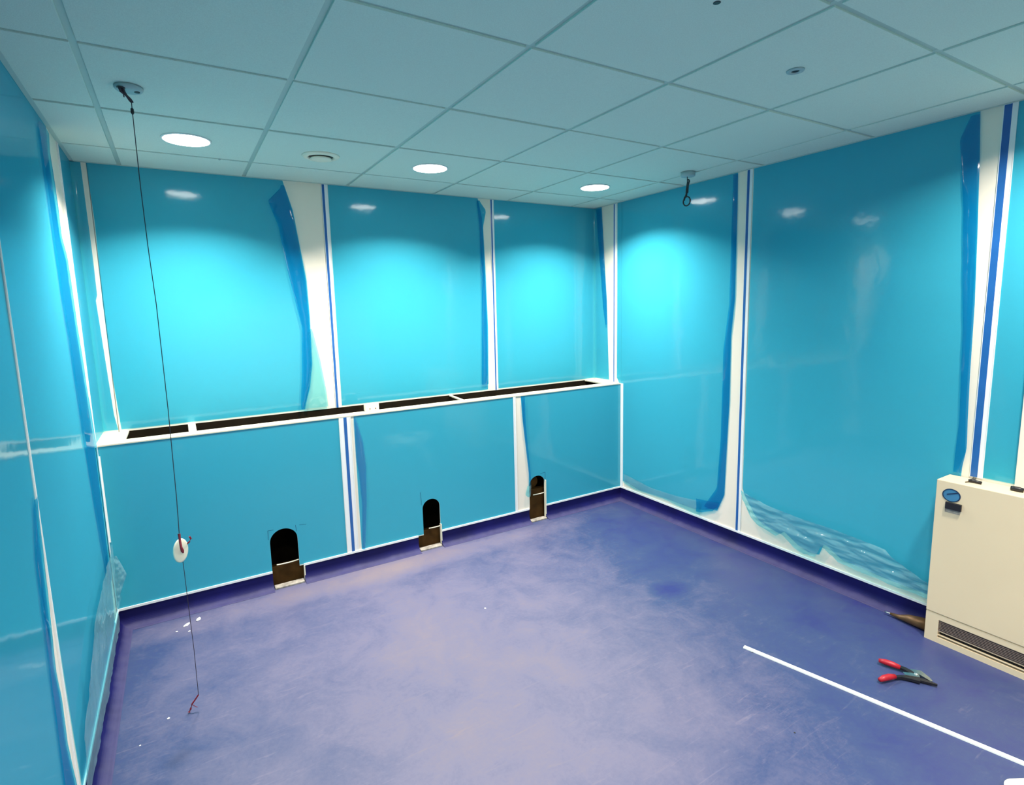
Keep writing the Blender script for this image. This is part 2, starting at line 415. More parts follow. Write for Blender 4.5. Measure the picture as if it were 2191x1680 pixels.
p = panel(fr_right, -1.7, 0.1, 'wide right wall panel with film crumpled in a band along its foot')
board('panel_board', fr_right, -2.318, -1.104, 0.098, H, p)
zb1 = [(-2.3, 0.150), (-2.173, 0.154), (-2.004, 0.155), (-1.841, 0.165), (-1.74, 0.170), (-1.66, 0.215), (-1.632, 0.222), (-1.60, 0.150),
       (-1.528, 0.142), (-1.463, 0.160), (-1.37, 0.215), (-1.339, 0.190), (-1.206, 0.215), (-1.17, 0.25), (-1.12, 0.395)]
f = film('protective_film', fr_right, [(-1.129, 2.4), (-1.127, 0.41), (-1.15, 0.34), (-1.20, 0.22), (-1.22, 0.1)],
         [(-2.225, 2.410), (-2.237, 2.223), (-2.254, 1.884), (-2.267, 1.577), (-2.273, 1.262), (-2.280, 1.047), (-2.286, 0.916), (-2.275, 0.825), (-2.26, 0.1)],
         zb1, H-0.002, p, nx=80, nz=60, seed=31)
film('film_fold', fr_right, [(-2.195, 2.39), (-2.161, 2.301), (-2.181, 2.137), (-2.197, 1.993), (-2.215, 1.7), (-2.233, 1.473), (-2.250, 1.043), (-2.245, 0.820)],
     [(-2.227, 2.40), (-2.239, 2.223), (-2.256, 1.884), (-2.269, 1.577), (-2.275, 1.262), (-2.282, 1.047), (-2.288, 0.916), (-2.277, 0.825)],
     0.80, 2.39, f, 'flap', nx=10, nz=80, base=0.004, bulge=0.012, wrinkle=0.006, wfreq=6, seed=32)
film('loose_film', fr_right, [(-1.135, 0.41), (-1.17, 0.30), (-1.205, 0.21)], [(-2.225, 0.4), (-2.225, 0.1)],
     [(s, z-0.004) for s, z in zb1], [(-2.3, 0.215), (-2.178, 0.235), (-2.094, 0.262), (-1.993, 0.325), (-1.755, 0.350), (-1.483, 0.350), (-1.299, 0.362), (-1.12, 0.405)],
     f, 'loose', nx=150, nz=34, base=0.005, bulge=0.012, wrinkle=0.045, wfreq=10, seed=33, stretch=(0.38, 1.6))

p = panel(fr_right, -2.9, 0.1, 'right wall panel standing above the cream wall heater')
board('panel_board', fr_right, -3.53, -2.330, 0.098, H, p)
film('protective_film', fr_right, -2.354, -2.469, 0.795, H-0.002, p, nx=6, nz=40, seed=41)
film('protective_film', fr_right, -2.62, -3.5, 0.12, H-0.002, p, nx=16, nz=30, seed=42)
p = panel(fr_right, -4.6, 0.1, 'right wall panel beside and behind the photographer')
board('panel_board', fr_right, YR, -3.54, 0.098, H, p)
film('protective_film', fr_right, -3.56, YR+0.02, 0.12, H-0.002, p, nx=20, nz=30, seed=43)

# ---- left wall
p = panel(fr_left, -0.65, 0.1, 'left wall panel by the corner, with crumpled film over its foot')
board('panel_board', fr_left, -1.292, -0.014, 0.098, H, p)
f = film('protective_film', fr_left, [(-1.288, 2.4), (-1.290, 1.1), (-1.275, 0.8), (-1.262, 0.5), (-1.25, 0.3), (-1.235, 0.08)], [(-0.25, 2.4), (-0.29, 2.289), (-0.27, 2.1), (-0.26, 1.95), (-0.176, 1.867), (-0.16, 1.75), (-0.150, 1.56), (-0.11, 1.335), (-0.04, 1.0), (-0.05, 0.6), (-0.08, 0.3), (-0.12, 0.09)],
         0.075, H-0.002, p, nx=40, nz=60, seed=51)
film('film_fold', fr_left, [(-0.46, 2.35), (-0.45, 2.0), (-0.43, 1.7), (-0.39, 1.5), (-0.36, 1.2), (-0.32, 0.9), (-0.26, 0.6), (-0.20, 0.36)],
     [(-0.25, 2.4), (-0.29, 2.289), (-0.27, 2.1), (-0.258, 1.95), (-0.174, 1.867), (-0.158, 1.75), (-0.148, 1.56), (-0.108, 1.335), (-0.038, 1.0), (-0.048, 0.6), (-0.078, 0.3)],
     0.34, 2.37, f, 'flap', nx=14, nz=100, base=0.004, bulge=0.010, wrinkle=0.006, wfreq=6, seed=52)
film('loose_film', fr_left, [(-1.25, 0.10), (-1.2, 0.25), (-0.75, 0.42), (-0.30, 0.52)],
     [(-0.02, 0.52), (-0.01, 0.45), (-0.04, 0.36), (-0.12, 0.2), (-0.16, 0.06)],
     [(-1.3, 0.050), (-0.9, 0.066), (-0.5, 0.055), (-0.1, 0.085)], [(-1.3, 0.26), (-0.7, 0.36), (-0.3, 0.44), (0.0, 0.50)], f, 'loose', nx=90, nz=44, base=0.004, bulge=0.006, wrinkle=0.020, wfreq=6, seed=53, stretch=(1.6, 0.9))
film('loose_film', fr_front, [(XL+0.002, 0.5), (XL+0.002, 0.1)], [(-0.190, 0.42), (-0.165, 0.34), (-0.150, 0.29), (-0.185, 0.20), (-0.20, 0.12)], 0.12, 0.40, f, 'loose', nx=16, nz=40, base=0.004, bulge=0.008, wrinkle=0.022, wfreq=26, seed=54)

p = panel(fr_left, -1.9, 0.1, 'nearest left wall panel, its film peeling back beside the lower seam')
board('panel_board', fr_left, -2.51, -1.298, 0.098, H, p)
f = film('protective_film', fr_left, -2.49, [(-1.302, 2.4), (-1.302, 1.1), (-1.325, 0.90), (-1.345, 0.75), (-1.37, 0.6), (-1.350, 0.5), (-1.36, 0.35), (-1.33, 0.22), (-1.30, 0.08)],
         0.075, H-0.002, p, nx=30, nz=60, seed=61)
film('film_fold', fr_left, [(-1.335, 1.1), (-1.40, 0.95), (-1.43, 0.6), (-1.45, 0.3), (-1.45, 0.1)],
     [(-1.302, 1.1), (-1.323, 0.90), (-1.343, 0.75), (-1.368, 0.6), (-1.348, 0.5), (-1.358, 0.35), (-1.328, 0.22), (-1.30, 0.1)],
     0.09, 1.1, f, 'flap', nx=12, nz=70, base=0.003, bulge=0.005, wrinkle=0.003, wfreq=7, seed=62)
p = panel(fr_left, -4.0, 0.1, 'left wall panel beside and behind the photographer')
board('panel_board', fr_left, YR, -2.52, 0.098, H, p)
film('protective_film', fr_left, YR+0.02, -2.54, 0.1, H-0.002, p, nx=20, nz=30, seed=63)

# ---- boxed-in lower wall: boards with arched cut-outs, film cut with them
HOLES = [(0.537, 0.690, 0.350, 0.537, 0.713), (1.487, 1.612, 0.340, 1.447, 1.612), (2.342, 2.483, 0.345, 2.335, 2.483)]
def outline(s0, s1, z0, z1, holes):
    pts = [(s0, z1), (s0, z0)]
    for x0, x1, zt, _, _ in holes:
        if not (s0 < x0 < s1): continue
        r = (x1-x0)/2; cx = (x0+x1)/2; cz = zt - r*0.95
        pts.append((x0, z0)); pts.append((x0, cz))
        for k in range(1, 16):
            a = PI - PI*k/16; pts.append((cx + r*math.cos(a), cz + r*0.95*math.sin(a)))
        pts.append((x1, cz)); pts.append((x1, z0))
    pts += [(s1, z0), (s1, z1)]
    return pts
def cut_board(s0, s1, z0, z1, parent):
    bm = bmesh.new(); o = outline(s0, s1, z0, z1, HOLES)
    f = [bm.verts.new(fr_front(s, z, 0)) for s, z in o]; b = [bm.verts.new(fr_front(s, z, -0.0045)) for s, z in o]
    n = len(o); bm.faces.new(f); bm.faces.new(b[::-1])
    for i in range(n): bm.faces.new((f[i], b[i], b[(i+1) % n], f[(i+1) % n]))
    return link('panel_board', bm, 'board', parent)
def cut_film(left, s1, z0, z1, parent):
    """left: a number or an (s, z) outline from top to bottom"""
    bm = bmesh.new(); l = left if isinstance(left, list) else [(left, z1), (left, z0)]
    rest = outline(l[-1][0], s1, z0, z1, HOLES)[2:]
    o = l + rest
    bm.faces.new([bm.verts.new(fr_front(s, z, 0.0012)) for s, z in o])
    return link('protective_film', bm, 'film', parent, smooth=None)
ZT = 0.968
p = panel(fr_front, 0.4, 0.1, 'lower boxing panel on the left with one arched cut-out')
cut_board(XL, 1.0, 0.098, ZT, p); cut_film(XL+0.002, 0.974, 0.105, ZT, p)
p = panel(fr_front, 1.6, 0.1, 'lower boxing panel in the middle with one arched cut-out')
cut_board(1.006, 2.222, 0.098, ZT, p)
f = cut_film(1.066, 2.216, 0.105, ZT, p)
film('film_fold', fr_front, [(1.066, ZT), (1.066, 0.7), (1.078, 0.6), (1.086, 0.4), (1.07, 0.12)], [(1.076, ZT), (1.115, 0.8), (1.125, 0.65), (1.115, 0.4), (1.09, 0.12)],
     0.107, ZT-0.004, f, 'film', nx=8, nz=40, base=0.002, bulge=0.008, seed=71)
p = panel(fr_front, 2.7, 0.1, 'lower boxing panel on the right, cut-out beside its bare white edge')
cut_board(2.232, XR, 0.098, ZT, p)
bm = bmesh.new()
o = [(2.281, ZT), (2.293, 0.785), (2.317, 0.570), (2.337, 0.388), (2.342, 0.34)]
x0, x1, zt = HOLES[2][:3]; r = (x1-x0)/2; cx = (x0+x1)/2; cz = zt-r*0.95
o += [(cx + r*math.cos(PI-PI*k/16), cz + r*0.95*math.sin(PI-PI*k/16)) for k in range(2, 16)]
o += [(x1, cz), (x1, 0.105), (XR-0.006, 0.105), (XR-0.006, ZT)]
bm.faces.new([bm.verts.new(fr_front(s, z, 0.0012)) for s, z in o])
f = link('protective_film', bm, 'film', p, smooth=None)
film('film_fold', fr_front, [(2.281, ZT), (2.293, 0.785), (2.317, 0.570), (2.337, 0.388), (2.334, 0.27)], [(2.315, ZT), (2.318, 0.785), (2.333, 0.570), (2.350, 0.388), (2.356, 0.27)],
     0.28, ZT-0.004, f, 'flap', nx=8, nz=50, base=0.002, bulge=0.012, wrinkle=0.003, seed=72)
film('loose_film', fr_front, [(2.318, 0.28), (2.300, 0.22), (2.318, 0.2)], [(2.352, 0.28), (2.345, 0.2)], 0.20, 0.285, f, 'loose', nx=6, nz=10, base=0.003, bulge=0.008, wrinkle=0.01, wfreq=20, seed=73)

# ---- joint strips between panels
def joint(fr, s0, s1, zb_, zt_, label, blue=None, pos=None):
    r = empty('joint_strip', fr((s0+s1)/2, zb_, 0), label, 'joint strip', 'white joint strips between the panels')
    bm = bmesh.new(); strip_box(bm, fr, s0, s1, zb_, zt_, 0.0, 0.0025)
    strip_box(bm, fr, s0+0.0005, s0+0.003, zb_, zt_, 0.002, 0.0045); strip_box(bm, fr, s1-0.003, s1-0.0005, zb_, zt_, 0.002, 0.0045)
    link('strip_profile', bm, 'joint', r)
    if blue:
        bm = bmesh.new(); strip_box(bm, fr, blue[0], blue[1], zb_+0.002, zt_-0.002, 0.0020, 0.0036)
        o = link('film_strip', bm, 'bluestrip', r); o['label'] = 'blue film left on the joint'
    return r
joint(fr_back, 1.040, 1.079, LEDGE, H-0.001, 'upper joint strip on the back wall above the socket box, nearer the left corner', (1.043, 1.058))
joint(fr_back, 2.253, 2.283, LEDGE, H-0.001, 'upper joint strip on the back wall nearest the far right corner', (2.256, 2.268))
joint(fr_right, 0.084, 0.121, LEDGE, H-0.001, 'short joint strip on the right wall above the ledge end', (0.108, 0.118))
joint(fr_right, -1.122, -1.083, 0.105, H-0.001, 'tall joint strip in the middle of the right wall', (-1.102, -1.086))
joint(fr_right, -2.354, -2.305, 0.79, H-0.001, 'joint strip with the broad blue band rising behind the cream heater', (-2.334, -2.306))
joint(fr_front, 0.976, 1.047, 0.105, ZT, 'lower joint strip with a blue centre on the boxing', (1.004, 1.022))
joint(fr_front, 2.215, 2.235, 0.105, ZT, 'thin plain lower joint strip on the boxing by the cut-out nearest the corner')
joint(fr_left, -0.022, 0.010, LEDGE, H-0.001, 'joint strip on the left wall ending at the ledge corner')
joint(fr_left, -1.300, -1.286, 0.1, H-0.001, 'thin joint strip on the left wall at the frame edge')
bm = bmesh.new(); strip_box(bm, fr_right, 0.000, 0.028, 0.105, ZT+0.006, 0.0, 0.006)
struct(link('trim_1', bm, 'joint'), 'white corner trim where the boxing meets the right wall', 'trim')
bm = bmesh.new(); strip_box(bm, fr_left, 0.012, 0.028, 0.105, ZT+0.006, 0.0, 0.004); strip_box(bm, fr_front, XL+0.001, XL+0.010, 0.47, 0.92, 0.001, 0.005)
struct(link('trim_2', bm, 'joint'), 'white corner trim where the boxing meets the left wall', 'trim')

# ---- ledge on the boxing with its open slots
led = empty('service_ledge', (1.5, YF, LEDGE), 'cream ledge with long open slots along the foot of the upper back wall', 'ledge')
bm = bmesh.new()
zt_, zb_ = LEDGE, LEDGE-0.008
box(bm, XL, XR, YF-0.003, 0.118, zb_, zt_, 0.001)                    # front lip
for x0, x1 in ((XL, -0.095), (0.190, 0.228), (3.14, XR)): box(bm, x0, x1, 0.118, YB, zb_, zt_)
bmv = [bm.verts.new(q) for q in ((1.845, 0.118, zt_), (1.865, 0.118, zt_), (1.885, YB, zt_), (1.865, YB, zt_), (1.845, 0.118, zb_), (1.865, 0.118, zb_), (1.885, YB, zb_), (1.865, YB, zb_))]
for fidx in ((0,1,2,3),(7,6,5,4),(0,4,5,1),(1,5,6,2),(2,6,7,3),(3,7,4,0)): bm.faces.new([bmv[i] for i in fidx])
link('ledge_board', bm, 'ledge', led)
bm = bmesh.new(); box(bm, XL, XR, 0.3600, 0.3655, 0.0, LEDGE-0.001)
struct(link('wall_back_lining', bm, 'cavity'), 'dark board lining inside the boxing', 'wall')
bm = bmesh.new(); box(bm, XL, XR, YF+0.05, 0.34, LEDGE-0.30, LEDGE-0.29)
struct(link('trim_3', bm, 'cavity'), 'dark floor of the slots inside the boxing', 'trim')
# socket box bridging the slot
sb = empty('socket_box', (1.205, 0.11, LEDGE), 'small white two-screw box bridging the ledge slot', 'junction box')
bm = bmesh.new(); box(bm, 1.162, 1.248, 0.088, 0.135, LEDGE+0.0003, LEDGE+0.046, 0.003); link('box_body', bm, 'cream', sb)
for dx in (1.188, 1.224):
    bm = bmesh.new(); lathe(bm, [(0.005, 0), (0.005, 0.002), (0.002, 0.003)], (dx, 0.0872, LEDGE+0.016), n=12, mat3=Matrix.Rotation(PI/2, 3, 'X')); link('screw', bm, 'slat', sb)

# timber and offcuts seen in the cut-outs
names = ['leftmost arched cut-out', 'middle arched cut-out', 'arched cut-out nearest the far corner']
for k, (x0, x1, zt, n0, n1) in enumerate(HOLES):
    bm = bmesh.new(); box(bm, n0-0.06, n1+0.06, 0.062, 0.10, 0.0, 0.115 if k < 2 else 0.234, 0.002)
    tag(setorigin(link('timber_batten', bm, 'wood'), ((n0+n1)/2, 0.08, 0)), 'brown timber batten showing inside the '+names[k], 'batten', 'battens inside the cut-outs')
    bm = bmesh.new(); a = 0.03 if k == 0 else 0.05
    tube(bm, [(x0+a+ (x1-x0)*t, 0.058-0.012*math.sin(2*t), (0.125 if k < 2 else 0.19) + 0.012*t*t) for t in [i/8*(0.72 if k else 0.8) for i in range(9)]], 0.0035, 8)
    tag(setorigin(link('cream_sliver', bm, 'cream'), ((x0+x1)/2, 0.058, 0.13)), 'thin cream plastic sliver across the '+names[k], 'offcut', 'slivers in the cut-outs')
    bm = bmesh.new(); box(bm, n0+0.006, n1-0.006, -0.002, 0.045, 0.0, 0.010, 0.002)
    tag(setorigin(link('dusty_threshold', bm, 'sill'), ((n0+n1)/2, 0.02, 0)), 'dusty grey sill on the floor under the '+names[k], 'sill', 'sills under the cut-outs')
for k, (x_, z_, lab) in enumerate(((0.7135, 0.094, 'leftmost'), (1.6125, 0.150, 'middle'), (2.4835, 0.300, 'far corner'))):
    bm = bmesh.new(); box(bm, x_-0.001, x_+0.005, YF-0.009 if k < 1 else YF-0.010, YF+0.012, 0.001, z_)
    tag(setorigin(link('edge_strip', bm, 'cream'), (x_, YF, 0)), 'thin upright cream strip on the right edge of the %s cut-out' % lab, 'edge strip', 'upright strips beside the cut-outs')
bm = bmesh.new(); lathe(bm, [(0.045, -0.02), (0.05, -0.02), (0.05, 0.02), (0.045, 0.02)], (2.405, 0.11, 0.285), n=32, mat3=Matrix.Rotation(PI/2, 3, 'X'))
tag(setorigin(link('pipe_collar', bm, 'wood'), (2.405, 0.11, 0.285)), 'brown round pipe collar inside the cut-out nearest the far corner', 'pipe')

# pen setting-out marks on the film round the cut-outs: part of the picture of each panel
def mark(pts, label):
    bm = bmesh.new()
    for a, b in zip(pts, pts[1:]):
        d = Vector((b[0]-a[0], b[1]-a[1])); n = Vector((-d.y, d.x)).normalized()*0.0011
        bm.faces.new([bm.verts.new(fr_front(q[0], q[1], 0.0018)) for q in ((a[0]-n.x, a[1]-n.y), (b[0]-n.x, b[1]-n.y), (b[0]+n.x, b[1]+n.y), (a[0]+n.x, a[1]+n.y))])
    tag(setorigin(link('pen_mark', bm, 'mark', smooth=None), fr_front(pts[0][0], pts[0][1], 0.0018)), label, 'pen mark', 'setting-out marks on the blue film')
mark([(0.562, 0.354), (0.531, 0.356), (0.530, 0.300)], 'thin dark corner mark left of the leftmost cut-out')
mark([(0.686, 0.318), (0.684, 0.356)], 'short dark upright tick right of the leftmost cut-out')
mark([(0.705, 0.352), (0.744, 0.349)], 'faint level dash furthest right of the leftmost cut-out')
mark([(1.477, 0.400), (1.481, 0.310)], 'upright dark line left of the middle cut-out')
mark([(2.440, 0.356), (2.486, 0.360), (2.486, 0.30)], 'dark corner mark over the cut-out nearest the far corner')

# ---- coved skirting and its white capping
def cove_profile():
    pts = [(0.0045, 0.098), (0.0045, 0.055)]
    for k in range(1, 11):
        a = PI/2*k/10; pts.append((0.0045+0.050*(1-math.cos(a)), 0.055-0.052*math.sin(a)))
    pts += [(0.060, 0.0012), (0.060, 0.0), (-0.004, 0.0), (-0.004, 0.098)]
    return pts
def skirt(name, fr, s0, s1, label, m0=0, m1=0):
    """m0, m1: mitre directions so runs meet in the corner"""
    bm = bmesh.new(); pr = cove_profile()
    a = [bm.verts.new(fr(s0+m0*n, z, n)) for n, z in pr]; b = [bm.verts.new(fr(s1+m1*n, z, n)) for n, z in pr]
    n = len(pr); bm.faces.new(a); bm.faces.new(b[::-1])
    for i in range(n): bm.faces.new((a[i], a[(i+1) % n], b[(i+1) % n], b[i]))
    o = link(name, bm, 'skirt'); 
    bm = bmesh.new(); strip_box(bm, fr, s0+m0*0.006, s1+m1*0.006, 0.094, 0.106, 0.0005, 0.0065)
    c = link('capping', bm, 'joint', o); c['label'] = 'thin white capping strip'
    return struct(o, label, 'skirting')
segs = [(XL, HOLES[0][3]), (HOLES[0][4], HOLES[1][3]), (HOLES[1][4], HOLES[2][3]), (HOLES[2][4], XR)]
txt = ['left end', 'left middle', 'right middle', 'corner end']
for k, (a, b) in enumerate(segs):
    skirt('baseboard_back' if k == 0 else 'baseboard_back.%03d' % k, fr_front, a, b, 'navy coved skirting along the boxing, '+txt[k], 1 if k == 0 else 0, -1 if k == 3 else 0)
skirt('baseboard_right', fr_right, YF, YR, 'navy coved skirting along the right wall', -1, 0)
skirt('baseboard_left', fr_left, YF, YR, 'navy coved skirting along the left wall', -1, 0)

# ------------------------------------------------------------------ ceiling fixtures
def copy_tree(o, parent=None):
    c = o.copy(); C.objects.link(c); c.parent = parent
    for ch in o.children: copy_tree(ch, c)
    return c
dl = empty('downlight', (0.3, -0.3, H), 'round glowing ceiling downlight nearest the left wall', 'ceiling light', 'glowing ceiling downlights')
bm = bmesh.new(); lathe(bm, [(0.094, 0.0), (0.094, -0.005), (0.097, -0.006), (0.101, -0.004), (0.102, 0.0)], (0.3, -0.3, H), n=56); 
link('trim_ring', bm, 'trimwhite', dl, smooth=True)
bm = bmesh.new(); lathe(bm, [(0.0935, -0.001), (0.0935, -0.0060), (0.075, -0.0085), (0.045, -0.0105), (0.015, -0.0115)], (0.3, -0.3, H), n=56)
link('lens', bm, 'lens', dl, smooth=True)
ld = bpy.data.lights.new('lamp', 'AREA'); ld.shape = 'DISK'; ld.size = 0.15; ld.energy = LAMP_W; ld.color = LAMP_COL; ld.spread = math.radians(132)
lo = bpy.data.objects.new('lamp', ld); C.objects.link(lo); lo.parent = dl; lo.location = (0, 0, -0.014)
for x, lab in ((1.5, 'middle one of the three glowing ceiling downlights'), (2.705, 'round glowing ceiling downlight nearest the far right corner')):
    c = copy_tree(dl); c.location = (x, -0.3, H); c['label'] = lab

# unseen fill lights added over and behind the photographer, each given a housing ring
for i, (x, y) in enumerate(((0.3, -2.75), (1.5, -3.0), (2.72, -2.75), (0.9, -4.5), (2.1, -4.5))):
    r = empty('recessed_spotlight', (x, y, H), ['deep ceiling spotlight over the left wall beside the photographer', 'deep ceiling spotlight right of the photographer',
              'deep ceiling spotlight over the cream heater', 'deep ceiling spotlight behind the photographer, left one', 'deep ceiling spotlight behind the photographer, right one'][i], 'ceiling light', 'spotlights outside the picture')
    bm = bmesh.new(); lathe(bm, [(0.082, 0.004), (0.084, -0.004), (0.096, -0.005), (0.098, 0.0)], (x, y, H), n=32); link('trim_ring', bm, 'trimwhite', r, smooth=True)
    l2 = bpy.data.lights.new('lamp', 'AREA'); l2.shape = 'DISK'; l2.size = 0.15; l2.energy = FILL_W*(1.5 if i == 2 else 1.0); l2.color = LAMP_COL; l2.spread = math.radians(150 if i == 2 else 134)
    lo = bpy.data.objects.new('lamp', l2); C.objects.link(lo); lo.parent = r; lo.location = (0, 0, -0.012)

# supply air valve
v = empty('air_valve', (0.9, -0.285, H), 'round white ceiling air valve between two downlights', 'vent')
bm = bmesh.new(); lathe(bm, [(0.062, 0.0), (0.062, -0.008), (0.072, -0.013), (0.090, -0.006), (0.094, 0.0)], (0.9, -0.285, H), n=48); link('valve_ring', bm, 'cream', v, smooth=True)
bm = bmesh.new(); lathe(bm, [(0.063, -0.001), (0.063, -0.003)], (0.9, -0.285, H), n=40); link('valve_throat', bm, 'dark', v)
bm = bmesh.new(); lathe(bm, [(0.010, -0.003), (0.010, -0.012), (0.050, -0.012), (0.054, -0.016), (0.045, -0.021), (0.015, -0.023)], (0.9, -0.285, H), n=40); link('valve_disc', bm, 'cream', v, smooth=True)

# ring fitting and cable hole, right
v = empty('ceiling_sensor', (2.114, -2.09, H), 'small round grey ceiling ring with a dark centre', 'sensor')
bm = bmesh.new(); lathe(bm, [(0.013, 0.0), (0.013, -0.003), (0.018, -0.006), (0.028, -0.004), (0.030, 0.0)], (2.114, -2.09, H), n=36); link('sensor_ring', bm, 'fixture', v, smooth=True)
bm = bmesh.new(); lathe(bm, [(0.0135, -0.0005), (0.0135, -0.002)], (2.114, -2.09, H), n=24); link('sensor_eye', bm, 'dark', v)
bm = bmesh.new(); lathe(bm, [(0.010, 0.0), (0.010, -0.0015), (0.008, -0.0022)], (1.501, -2.25, H), n=24)
tag(setorigin(link('cable_grommet', bm, 'dark'), (1.501, -2.25, H)), 'small black round cable hole at the top edge of the picture', 'cable hole')
bm = bmesh.new(); lathe(bm, [(0.006, 0.0), (0.006, -0.003), (0.003, -0.006)], (0.452, 0.0, H), n=12)
tag(setorigin(link('ceiling_screw', bm, 'fixture'), (0.452, 0.0, H)), 'tiny dark screw on a ceiling joint by the left downlight', 'screw')

# emergency pull cord: ceiling base, cord, disc
pc = empty('ceiling_wire_hub', (0.116, -0.885, H), 'oval ceiling base with loose dark wires above the long hanging cord', 'ceiling fitting')
bm = bmesh.new(); lathe(bm, [(0.044, 0.0), (0.044, -0.007), (0.040, -0.012), (0.020, -0.014), (0.006, -0.014)], (0.116, -0.885, H), n=40)
link('base_plate', bm, 'fixture', pc, smooth=True)
for a, b in (((0.094, -0.91, H-0.013), 0.013), ((0.140, -0.885, H-0.013), 0.009)):
    bm = bmesh.new(); lathe(bm, [(b, 0.0), (b, -0.002), (b*0.8, -0.003)], a, n=18)
    link('cable_opening', bm, 'dark', pc)
bm = bmesh.new()
for k in range(5):
    dx = 0.006*math.sin(k*2.1); dy = 0.006*math.cos(k*1.7)
    tube(bm, [(0.094+dx, -0.91+dy, H-0.012), (0.098+dx, -0.905+dy, H-0.026), (0.108, -0.898, H-0.034), (0.118+0.3*dx, -0.885, H-0.041-0.002*k)], 0.0042, 7)
tube(bm, [(0.118, -0.885, H-0.04), (0.124, -0.883, H-0.050)], 0.0035, 7)
tube(bm, [(0.098, -0.90, H-0.020), (0.100, -0.885, H-0.036)], 0.0018, 6)
link('loose_wires', bm, 'cord', pc)
hc = empty('hanging_cord', (0.12, -0.883, 2.36), 'long thin dark cord hanging from ceiling almost to the floor', 'cord')
bm = bmesh.new()
pts = [(0.120, -0.883, 2.366), (0.1195, -0.882, 2.33), (0.119, -0.881, 2.07), (0.122, -0.881, 1.85), (0.128, -0.881, 1.65), (0.129, -0.881, 1.25), (0.125, -0.881, 0.9), (0.121, -0.881, 0.762)]
tube(bm, pts, 0.0016, 6)
tube(bm, [(0.123, -0.885, 0.665), (0.124, -0.881, 0.60), (0.125, -0.881, 0.50), (0.128, -0.881, 0.27), (0.1265, -0.881, 0.065)], 0.0013, 6)
link('cord', bm, 'cord', hc)
bm = bmesh.new(); lathe(bm, [(0.0015, 0.012), (0.005, 0.008), (0.0055, -0.006), (0.0015, -0.012)], (0.1195, -0.882, 2.326), n=12); link('knot', bm, 'dark', hc, smooth=True)
bm = bmesh.new(); tube(bm, [(0.1265, -0.881, 0.067), (0.115, -0.881, 0.052), (0.101, -0.881, 0.036), (0.094, -0.881, 0.016), (0.088, -0.881, 0.005)], [0.0028, 0.003, 0.0034, 0.0042, 0.0046], 8)
tube(bm, [(0.100, -0.881, 0.034), (0.112, -0.884, 0.022), (0.119, -0.886, 0.017)], 0.0012, 5)
o = link('cord_tail', bm, 'redcord', hc); o['label'] = 'dark red wrapped cord tail'
pd = empty('pull_disc', (0.12, -0.885, 0.69), 'white oval pull disc with a dark red cord tied through it', 'pull handle')
bm = bmesh.new(); mt = Matrix.Rotation(math.radians(12), 3, 'Y') @ Matrix.Rotation(math.radians(64), 3, 'X') @ Matrix.Rotation(0.0, 3, 'Z')
mt = Matrix.Rotation(math.radians(12), 3, 'Y') @ Matrix.Rotation(math.radians(22), 3, 'Z') @ Matrix.Rotation(math.radians(74), 3, 'X') @ Matrix.Diagonal((0.66, 1.12, 1.0)).to_3x3()
lathe(bm, [(0.004, -0.006), (0.036, -0.006), (0.041, -0.003), (0.041, 0.003), (0.036, 0.006), (0.004, 0.006)], (0.1195, -0.883, 0.692), n=40, mat3=mt)
link('disc', bm, 'cream', pd, smooth=True)
bm = bmesh.new(); tube(bm, [(0.1205, -0.886, 0.762), (0.121, -0.893, 0.74), (0.123, -0.906, 0.712), (0.126, -0.906, 0.698), (0.128, -0.905, 0.688)], [0.005, 0.0042, 0.0045, 0.006, 0.003], 8)
tube(bm, [(0.140, -0.870, 0.706), (0.152, -0.872, 0.716), (0.158, -0.874, 0.728), (0.154, -0.875, 0.738)], [0.003, 0.003, 0.0035, 0.0035], 8)
o = link('cord_tie', bm, 'redcord', pd); o['label'] = 'dark red cord tied through the disc'

# second pull base, by the right wall
v = empty('ceiling_cable_box', (2.955, -0.882, H), 'grey round ceiling box with a looped black cable hanging near right wall', 'ceiling fitting')
bm = bmesh.new(); lathe(bm, [(0.043, 0.0), (0.043, -0.022), (0.040, -0.026), (0.008, -0.026)], (2.955, -0.882, H), n=40); link('box_body', bm, 'fixture', v, smooth=True)
bm = bmesh.new()
tube(bm, [(2.953, -0.878, H-0.025), (2.953, -0.880, H-0.06), (2.953, -0.876, H-0.10), (2.953, -0.874, H-0.14)], [0.002, 0.003, 0.0055, 0.006], 8)
tube(bm, [(2.950, -0.890, H-0.045), (2.950, -0.897, H-0.055), (2.953, -0.885, H-0.08), (2.956, -0.880, H-0.12), (2.953, -0.868, H-0.135)], 0.0055, 8)
ring = [(2.953, -0.878+0.027*math.sin(2*PI*k/20), H-0.172-0.027*math.cos(2*PI*k/20)) for k in range(21)]
tube(bm, ring, 0.0042, 8)
tube(bm, [(2.953, -0.874, H-0.135), (2.951, -0.862, H-0.150), (2.952, -0.858, H-0.165)], 0.006, 8)
link('looped_cable', bm, 'dark', v)

# ------------------------------------------------------------------ cream wall heater
HX, HY0, HY1, HZ = 3.112, -2.232, -3.18, 0.783
h = empty('fan_convector_heater', ((HX+XR)/2, (HY0+HY1)/2, 0), 'cream floor-standing wall heater with a low grille on the right', 'heater')
bm = bmesh.new()
